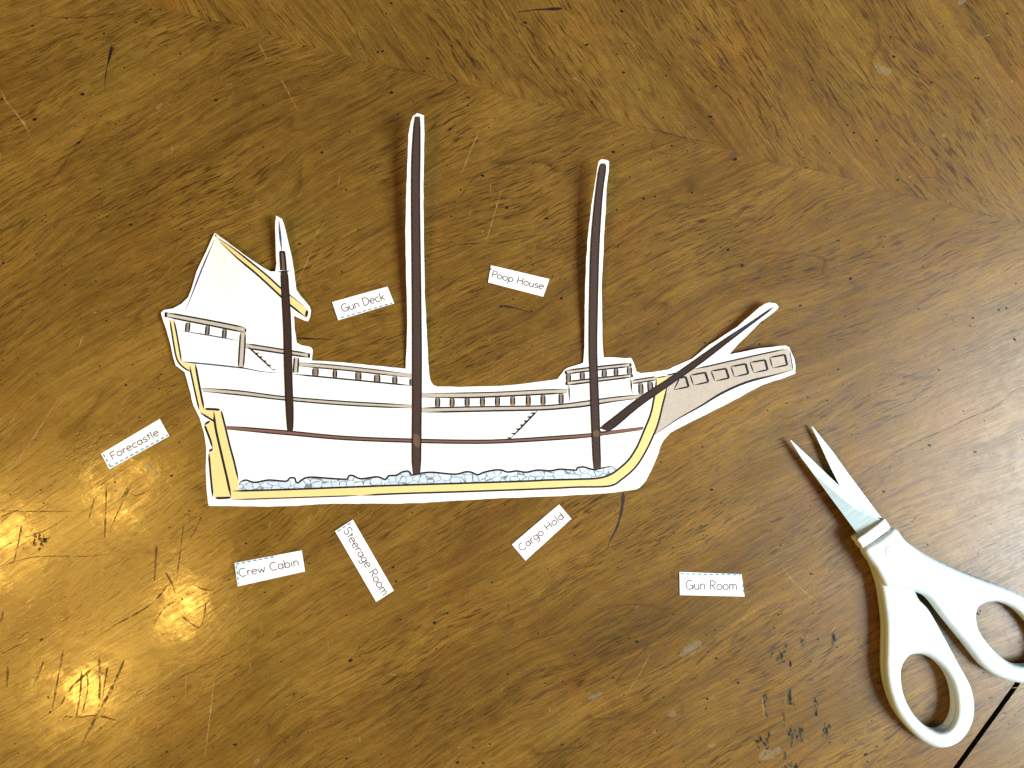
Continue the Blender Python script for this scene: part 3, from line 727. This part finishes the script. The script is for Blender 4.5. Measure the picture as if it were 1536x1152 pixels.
# ------------------------------------------------------------------ word strips
def arc(cx, cy, rx, ry, a0, a1, n=14):
    return [(cx + rx * math.cos(math.radians(a0 + (a1 - a0) * i / n)), cy + ry * math.sin(math.radians(a0 + (a1 - a0) * i / n))) for i in range(n + 1)]
# glyphs: (advance, strokes); baseline 0, capitals 1 high, small letters 0.62
X_ = 0.62
G = {
 ' ': (0.42, []),
 'G': (0.86, [arc(0.42, 0.5, 0.38, 0.5, 48, 335) + [(0.77, 0.42)], [(0.44, 0.44), (0.79, 0.44), (0.77, 0.05)]]),
 'C': (0.80, [arc(0.42, 0.5, 0.38, 0.5, 50, 312)]),
 'D': (0.80, [[(0.08, 0), (0.08, 1.0)], [(0.02, 1.0)] + arc(0.22, 0.5, 0.5, 0.5, 90, -90) + [(0.04, 0)]]),
 'P': (0.64, [[(0.08, 0), (0.08, 1.0)], [(0.04, 0.98), (0.30, 0.99)] + arc(0.30, 0.73, 0.28, 0.26, 85, -90) + [(0.08, 0.47)]]),
 'R': (0.72, [[(0.08, 0), (0.08, 1.0)], [(0.04, 0.98), (0.30, 0.99)] + arc(0.30, 0.74, 0.28, 0.25, 85, -90) + [(0.08, 0.49)], [(0.26, 0.49), (0.64, 0)]]),
 'H': (0.78, [[(0.08, 0), (0.08, 1.0)], [(0.64, 0), (0.64, 1.0)], [(0.08, 0.50), (0.64, 0.50)]]),
 'F': (0.64, [[(0.08, 0), (0.08, 1.0)], [(0.06, 0.99), (0.58, 0.99)], [(0.08, 0.52), (0.48, 0.52)]]),
 'S': (0.66, [arc(0.32, 0.75, 0.25, 0.25, 25, 235, 10) + arc(0.32, 0.25, 0.27, 0.26, 62, -150, 10)]),
 'o': (0.66, [arc(0.31, X_ / 2, 0.27, X_ / 2, 0, 360, 20)]),
 'e': (0.64, [[(0.06, 0.33), (0.56, 0.35)] + arc(0.31, X_ / 2, 0.26, X_ / 2, 10, 318, 16)]),
 'c': (0.58, [arc(0.32, X_ / 2, 0.26, X_ / 2, 48, 312, 14)]),
 'a': (0.64, [arc(0.29, X_ / 2, 0.24, X_ / 2, 20, 380, 18), [(0.54, X_), (0.53, 0.3), (0.56, 0)]]),
 'd': (0.66, [arc(0.29, X_ / 2, 0.24, X_ / 2, 20, 380, 18), [(0.55, 1.0), (0.54, 0)]]),
 'b': (0.66, [[(0.08, 1.0), (0.09, 0)], arc(0.34, X_ / 2, 0.25, X_ / 2, 0, 360, 18)]),
 'p': (0.66, [[(0.08, X_), (0.08, -0.36)], arc(0.34, X_ / 2, 0.25, X_ / 2, 0, 360, 18)]),
 'g': (0.66, [arc(0.29, X_ / 2, 0.24, X_ / 2, 20, 380, 18), [(0.54, X_), (0.54, 0.0), (0.52, -0.14)] + arc(0.30, -0.14, 0.22, 0.20, -10, -150, 8)]),
 'n': (0.62, [[(0.08, X_), (0.09, 0)], [(0.09, 0.36)] + arc(0.30, 0.38, 0.21, 0.24, 160, 5, 8) + [(0.52, 0)]]),
 'm': (0.92, [[(0.08, X_), (0.09, 0)], [(0.09, 0.38)] + arc(0.26, 0.40, 0.17, 0.22, 160, 5, 8) + [(0.44, 0)], [(0.44, 0.38)] + arc(0.61, 0.40, 0.17, 0.22, 160, 5, 8) + [(0.80, 0)]]),
 'u': (0.64, [[(0.08, X_), (0.08, 0.25)] + arc(0.30, 0.22, 0.22, 0.22, 180, 355, 8), [(0.53, X_), (0.53, 0.2), (0.56, 0)]]),
 'r': (0.46, [[(0.08, X_), (0.09, 0)], [(0.09, 0.34)] + arc(0.29, 0.34, 0.19, 0.27, 160, 50, 6)]),
 's': (0.52, [arc(0.26, 0.465, 0.17, 0.155, 30, 230, 8) + arc(0.25, 0.155, 0.20, 0.16, 60, -150, 8)]),
 't': (0.40, [[(0.19, 0.86), (0.20, 0.0)], [(0.03, X_), (0.36, X_)]]),
 'l': (0.28, [[(0.12, 1.0), (0.13, 0)]]),
 'i': (0.26, [[(0.11, X_), (0.12, 0)]]),
 'k': (0.58, [[(0.08, 1.0), (0.09, 0)], [(0.48, 0.62), (0.11, 0.26)], [(0.22, 0.36), (0.52, 0)]]),
 'w': (0.82, [[(0.04, X_), (0.21, 0.0), (0.39, 0.50), (0.56, 0.0), (0.75, X_)]]),
}
def word_strip(text, quad, base0, base1, cap, label, dashes=(), wgt=1.5, lift=0.0003):
    cx = sum(p[0] for p in quad) / 4; cy = sum(p[1] for p in quad) / 4
    t = thing('word_strip', label, 'paper label', P(cx, cy, 0), 'printed word strips scattered round the paper ship')
    a = quad[0]; b = quad[2]
    ex, ey = quad[1][0] - quad[0][0], quad[1][1] - quad[0][1]; el = math.hypot(ex, ey); ex /= el; ey /= el
    bend = random.uniform(0.00010, 0.00025)
    def h(x, y):
        u = ((x - cx) * ex + (y - cy) * ey) / (el / 2)
        return lift + bend * u * u
    m1 = Mesh(); slab_mesh(m1, quad, h, 0.00012, 'paper', 7, 9); m1.build('paper_strip', t)
    dx, dy = base1[0] - base0[0], base1[1] - base0[1]; L = math.hypot(dx, dy); dx /= L; dy /= L
    ux, uy = dy, -dx                                        # letters' up
    adv = sum(G[c][0] for c in text)
    kx = L / (adv - 0.1)
    m2 = Mesh(); pen = 0.0
    for c in text:
        w, sts = G[c]
        for s_ in sts:
            pts = [(base0[0] + dx * (pen + x) * kx + ux * y * cap, base0[1] + dy * (pen + x) * kx + uy * y * cap) for x, y in s_]
            stroke(m2, pts, wgt, h, L0, 'greyink', (0, 0), smooth=False, step=1.2)
        pen += w
    m2.build('lettering', t)
    if dashes:
        m3 = Mesh()
        for p, q, on, off, w in dashes:
            w *= 1.35
            d = math.dist(p, q); s0 = 0.0
            vx, vy = (q[0] - p[0]) / d, (q[1] - p[1]) / d
            while s0 < d:
                s1 = min(d, s0 + on)
                stroke(m3, [(p[0] + vx * s0, p[1] + vy * s0), (p[0] + vx * s1, p[1] + vy * s1)], w, h, L0, 'cutblue', (0, 0), smooth=False)
                s0 += on + off
        m3.build('cutting_line', t)
    return t
word_strip('Gun Deck', [(498.2, 453), (581.3, 429.7), (591.4, 455.1), (507.2, 480.5)], (513.6, 468.3), (577, 449.6), 11.5,
           'small white paper strip reading Gun Deck, between the two rear masts', [((511.5, 476.8), (588, 454.5), 5.5, 3, 1.5)])
word_strip('Poop House', [(736.4, 397.8), (824.3, 418.5), (814.9, 445.1), (732.1, 423.6)], (736.8, 415.6), (814, 434), 10.2,
           'small white paper strip reading Poop House, between the two tallest masts', [((736.8, 402), (735.9, 407), 4, 3, 1.6)])
word_strip('Forecastle', [(151.3, 680.5), (239.6, 628.2), (254.1, 654), (164.2, 704)], (168.5, 689.5), (238.5, 652), 10.5,
           'small white paper strip reading Forecastle, left of the stern', [((165, 700.5), (252, 652.5), 5.5, 3.2, 1.7), ((155, 681.5), (166, 701), 5, 3, 1.8)])
word_strip('Crew Cabin', [(351.8, 844.5), (452.6, 825.5), (457.6, 857.2), (356.4, 879.7)], (359.2, 865.6), (448, 848.2), 12.0,
           'small white paper strip reading Crew Cabin, below the stern', [((354, 846.3), (415, 834.2), 5.5, 3.2, 1.7), ((354.6, 848), (358.2, 876), 5.5, 3, 1.6)])
word_strip('Steerage Room', [(529.2, 779.3), (590.8, 885.9), (564.3, 902.9), (502.5, 796.7)], (514.6, 795.5), (574.2, 893.5), 12.2,
           'steeply tilted white paper strip reading Steerage Room, under the keel', [((506, 797.5), (528.5, 782.5), 6, 3, 1.6)])
word_strip('Cargo Hold', [(767.8, 816.8), (838.6, 756.5), (857.2, 778.2), (788.2, 841.1)], (782.5, 827.5), (846.3, 776.6), 10.8,
           'slanting white paper strip reading Cargo Hold, under the middle of the keel', [])
word_strip('Gun Room', [(1019.2, 857.8), (1112.3, 861.3), (1117, 894.9), (1019.8, 892.6)], (1028.6, 884), (1105, 885), 13.6,
           'small white paper strip reading Gun Room, left of the scissors', [((1020.5, 860.6), (1111, 862.6), 5.2, 3.6, 1.6), ((1114, 876), (1116, 892), 5, 3, 1.0)])

# ------------------------------------------------------------------ scissors
sc = thing('scissors', 'open white-handled scissors with pale steel blades at the right of the table', 'scissors', P(1330, 860, 0))
def puff(name, outer, holes, z0, half, r, m='plastic', flatten=0.0, parent=sc, grid=3.0, step=3.0, tilt=None, bot=None):
    """moulded body: flat in the middle, rounded to its rim; z0 = middle height"""
    outer = spline_closed(outer, step) if len(outer) > 5 else densify(outer, step)
    holes = [spline_closed(h, step) for h in holes]
    rings = [outer] + holes
    extra = []
    for ring in rings:
        n = len(ring)
        for d in (0.5, 1.5, 3.0, 5.0, 7.5):
            if d > r: break
            for i in range(n):
                a = ring[i - 1]; b = ring[(i + 1) % n]
                dx, dy = b[0] - a[0], b[1] - a[1]; L = math.hypot(dx, dy) or 1
                for sgn in (1, -1):
                    x, y = ring[i][0] - dy / L * d * sgn, ring[i][1] + dx / L * d * sgn
                    if inside(x, y, outer) and not any(inside(x, y, h) for h in holes):
                        if seg_dist(x, y, rings) > d * 0.85: extra.append((x, y))
    # keep the grid off the extra rings
    vv, ff = tri(outer, grid, holes, extra)
    top = []; low = []
    for x, y in vv:
        d = seg_dist(x, y, rings)
        t = min(1.0, d / r)
        k = math.sqrt(max(0.0, 1 - (1 - t) ** 2))
        zz = z0 + (tilt(x, y) if tilt else 0)
        top.append(P(x, y, zz + half * k)); q = P(x, y, zz + half * k)
        kb = (bot if bot is not None else half) * k
        low.append(Vector((q.x, q.y, zz - kb)))
    n = len(vv)
    fs = ff + [[n + i for i in f[::-1]] for f in ff]
    mm = Mesh(); mm.add(top + low, fs, m); mm.smooth = True
    o = mm.build(name, parent)
    import bmesh
    bm = bmesh.new(); bm.from_mesh(o.data)
    bmesh.ops.remove_doubles(bm, verts=bm.verts, dist=2e-6)
    bmesh.ops.recalc_face_normals(bm, faces=bm.faces)
    bm.to_mesh(o.data); bm.free()
    for p in o.data.polygons: p.use_smooth = True
    return o
cs = crop(1260, 760, 2.938)
def ell(cx, cy, a, b, ang, n=28, e=0.0):
    r = []
    for i in range(n):
        t = 2 * math.pi * i / n
        u, v = a * math.cos(t), b * math.sin(t) * (1 + e * math.cos(t))
        r.append((cx + u * math.cos(ang) - v * math.sin(ang), cy + u * math.sin(ang) + v * math.cos(ang)))
    return r
# lower handle (left ring)
left_outer = cs((128, 225), (150, 290), (170, 352), (183, 430), (193, 520), (193, 620), (192, 710), (204, 800), (240, 900), (300, 980), (370, 1038), (447, 1062), (520, 1040), (570, 980), (591, 900), (577, 800), (520, 690),
                (450, 560), (390, 455), (345, 405), (320, 340), (270, 280), (210, 220), (160, 195))
left_hole = cs((335, 648), (300, 660), (272, 705), (268, 760), (280, 830), (310, 895), (350, 945), (395, 977), (440, 988), (478, 970), (502, 925), (506, 870), (495, 800), (465, 735), (420, 685), (375, 655))
puff('handle', left_outer, [left_hole], 0.0042, 0.0040, 11.5)
# upper handle (right ring, running out of the picture)
right_outer = cs((100, 190), (165, 140), (238, 96), (290, 152), (380, 213), (490, 268), (600, 313), (720, 355), (811, 400), (890, 470), (950, 560), (985, 660), (975, 730), (930, 775), (860, 785), (770, 772), (690, 748), (620, 700),
                 (540, 600), (455, 495), (390, 412), (345, 380), (290, 364), (235, 357), (192, 345), (150, 275))
right_hole = cs((600, 470), (612, 440), (650, 420), (700, 421), (760, 450), (815, 500), (865, 560), (895, 630), (890, 680), (850, 697), (790, 698), (740, 683), (680, 637), (625, 570), (603, 520))
puff('handle', right_outer, [right_hole], 0.0075, 0.0037, 11.0, bot=0.0034,
     tilt=lambda x, y: -0.0030 * sst((math.dist((x, y), (1330, 830)) - 50) / 130))
# collar sleeve where the blades enter
puff('collar', cs((70, 141), (110, 110), (150, 80), (188, 52), (204, 62), (222, 100), (180, 135), (140, 165), (100, 188), (84, 168)), [], 0.0062, 0.0036, 4.0, grid=2.5, step=2.0)
puff('pivot_cap', ell(1337, 828, 10.5, 10.5, 0, 20), [], 0.01105, 0.0004, 4.5, grid=2.5, step=2.0)
def blade(name, left, right, ridge, z_tip, z_base, thick, tip, base, rise):
    """left and right edges run tip to base; ridge points carry the raised line between the two ground faces"""
    mm = Mesh()
    L = math.dist(tip, base)
    def zz(p): return z_tip + (z_base - z_tip) * min(1.0, math.dist(p, tip) / L)
    n = len(left)
    v = []
    for a, r, b in zip(left, ridge, right):
        up = rise * math.dist(a, r) * S
        v += [P(*a, zz(a) + thick * 0.35), P(*r, zz(r) + thick * 0.35 + up), P(*b, zz(b) + thick * 0.35 + up - 0.02 * math.dist(r, b) * S)]
        v += [P(*a, zz(a) - thick * 0.5), P(*b, zz(b) - thick * 0.5)]
    fs = []
    for i in range(n - 1):
        o, p = 5 * i, 5 * (i + 1)
        fs += [[o, p, p + 1, o + 1], [o + 1, p + 1, p + 2, o + 2], [o, o + 3, p + 3, p], [o + 2, p + 2, p + 4, o + 4], [o + 3, o + 4, p + 4, p + 3]]
    o = 5 * (n - 1)
    fs.append([o, o + 3, o + 4, o + 2, o + 1]); fs.append([0, 1, 2, 4, 3])
    mm.add(v, fs, 'steel')
    ob = mm.build(name, sc)
    import bmesh
    bm = bmesh.new(); bm.from_mesh(ob.data)
    bmesh.ops.remove_doubles(bm, verts=bm.verts, dist=2e-6)
    bmesh.ops.recalc_face_normals(bm, faces=bm.faces)
    bm.to_mesh(ob.data); bm.free()
    return ob
cb = crop(1170, 620, 5.76)
tipA = cb((276, 114))[0]; tipB = cb((90, 231))[0]
# back blade (right tip), lies below
blade('blade', cb((274, 116), (355, 290), (440, 475), (520, 632), (600, 790), (760, 1080)), cb((280, 113), (455, 330), (600, 535), (690, 655), (790, 790), (900, 935)),
      cb((277, 114), (372, 292), (465, 478), (545, 640), (640, 790), (800, 1060)), 0.0022, 0.0050, 0.0010, tipA, cb((830, 1000))[0], 0.03)
# front blade (left tip), lies on top
blade('blade', cb((88, 233), (180, 380), (288, 525), (430, 718), (560, 893), (720, 1110)), cb((94, 229), (250, 375), (400, 520), (520, 632), (700, 790), (905, 960)),
      cb((90, 232), (185, 378), (296, 526), (500, 706), (660, 835), (880, 930)), 0.0032, 0.0066, 0.0011, tipB, cb((800, 1010))[0], 0.13)
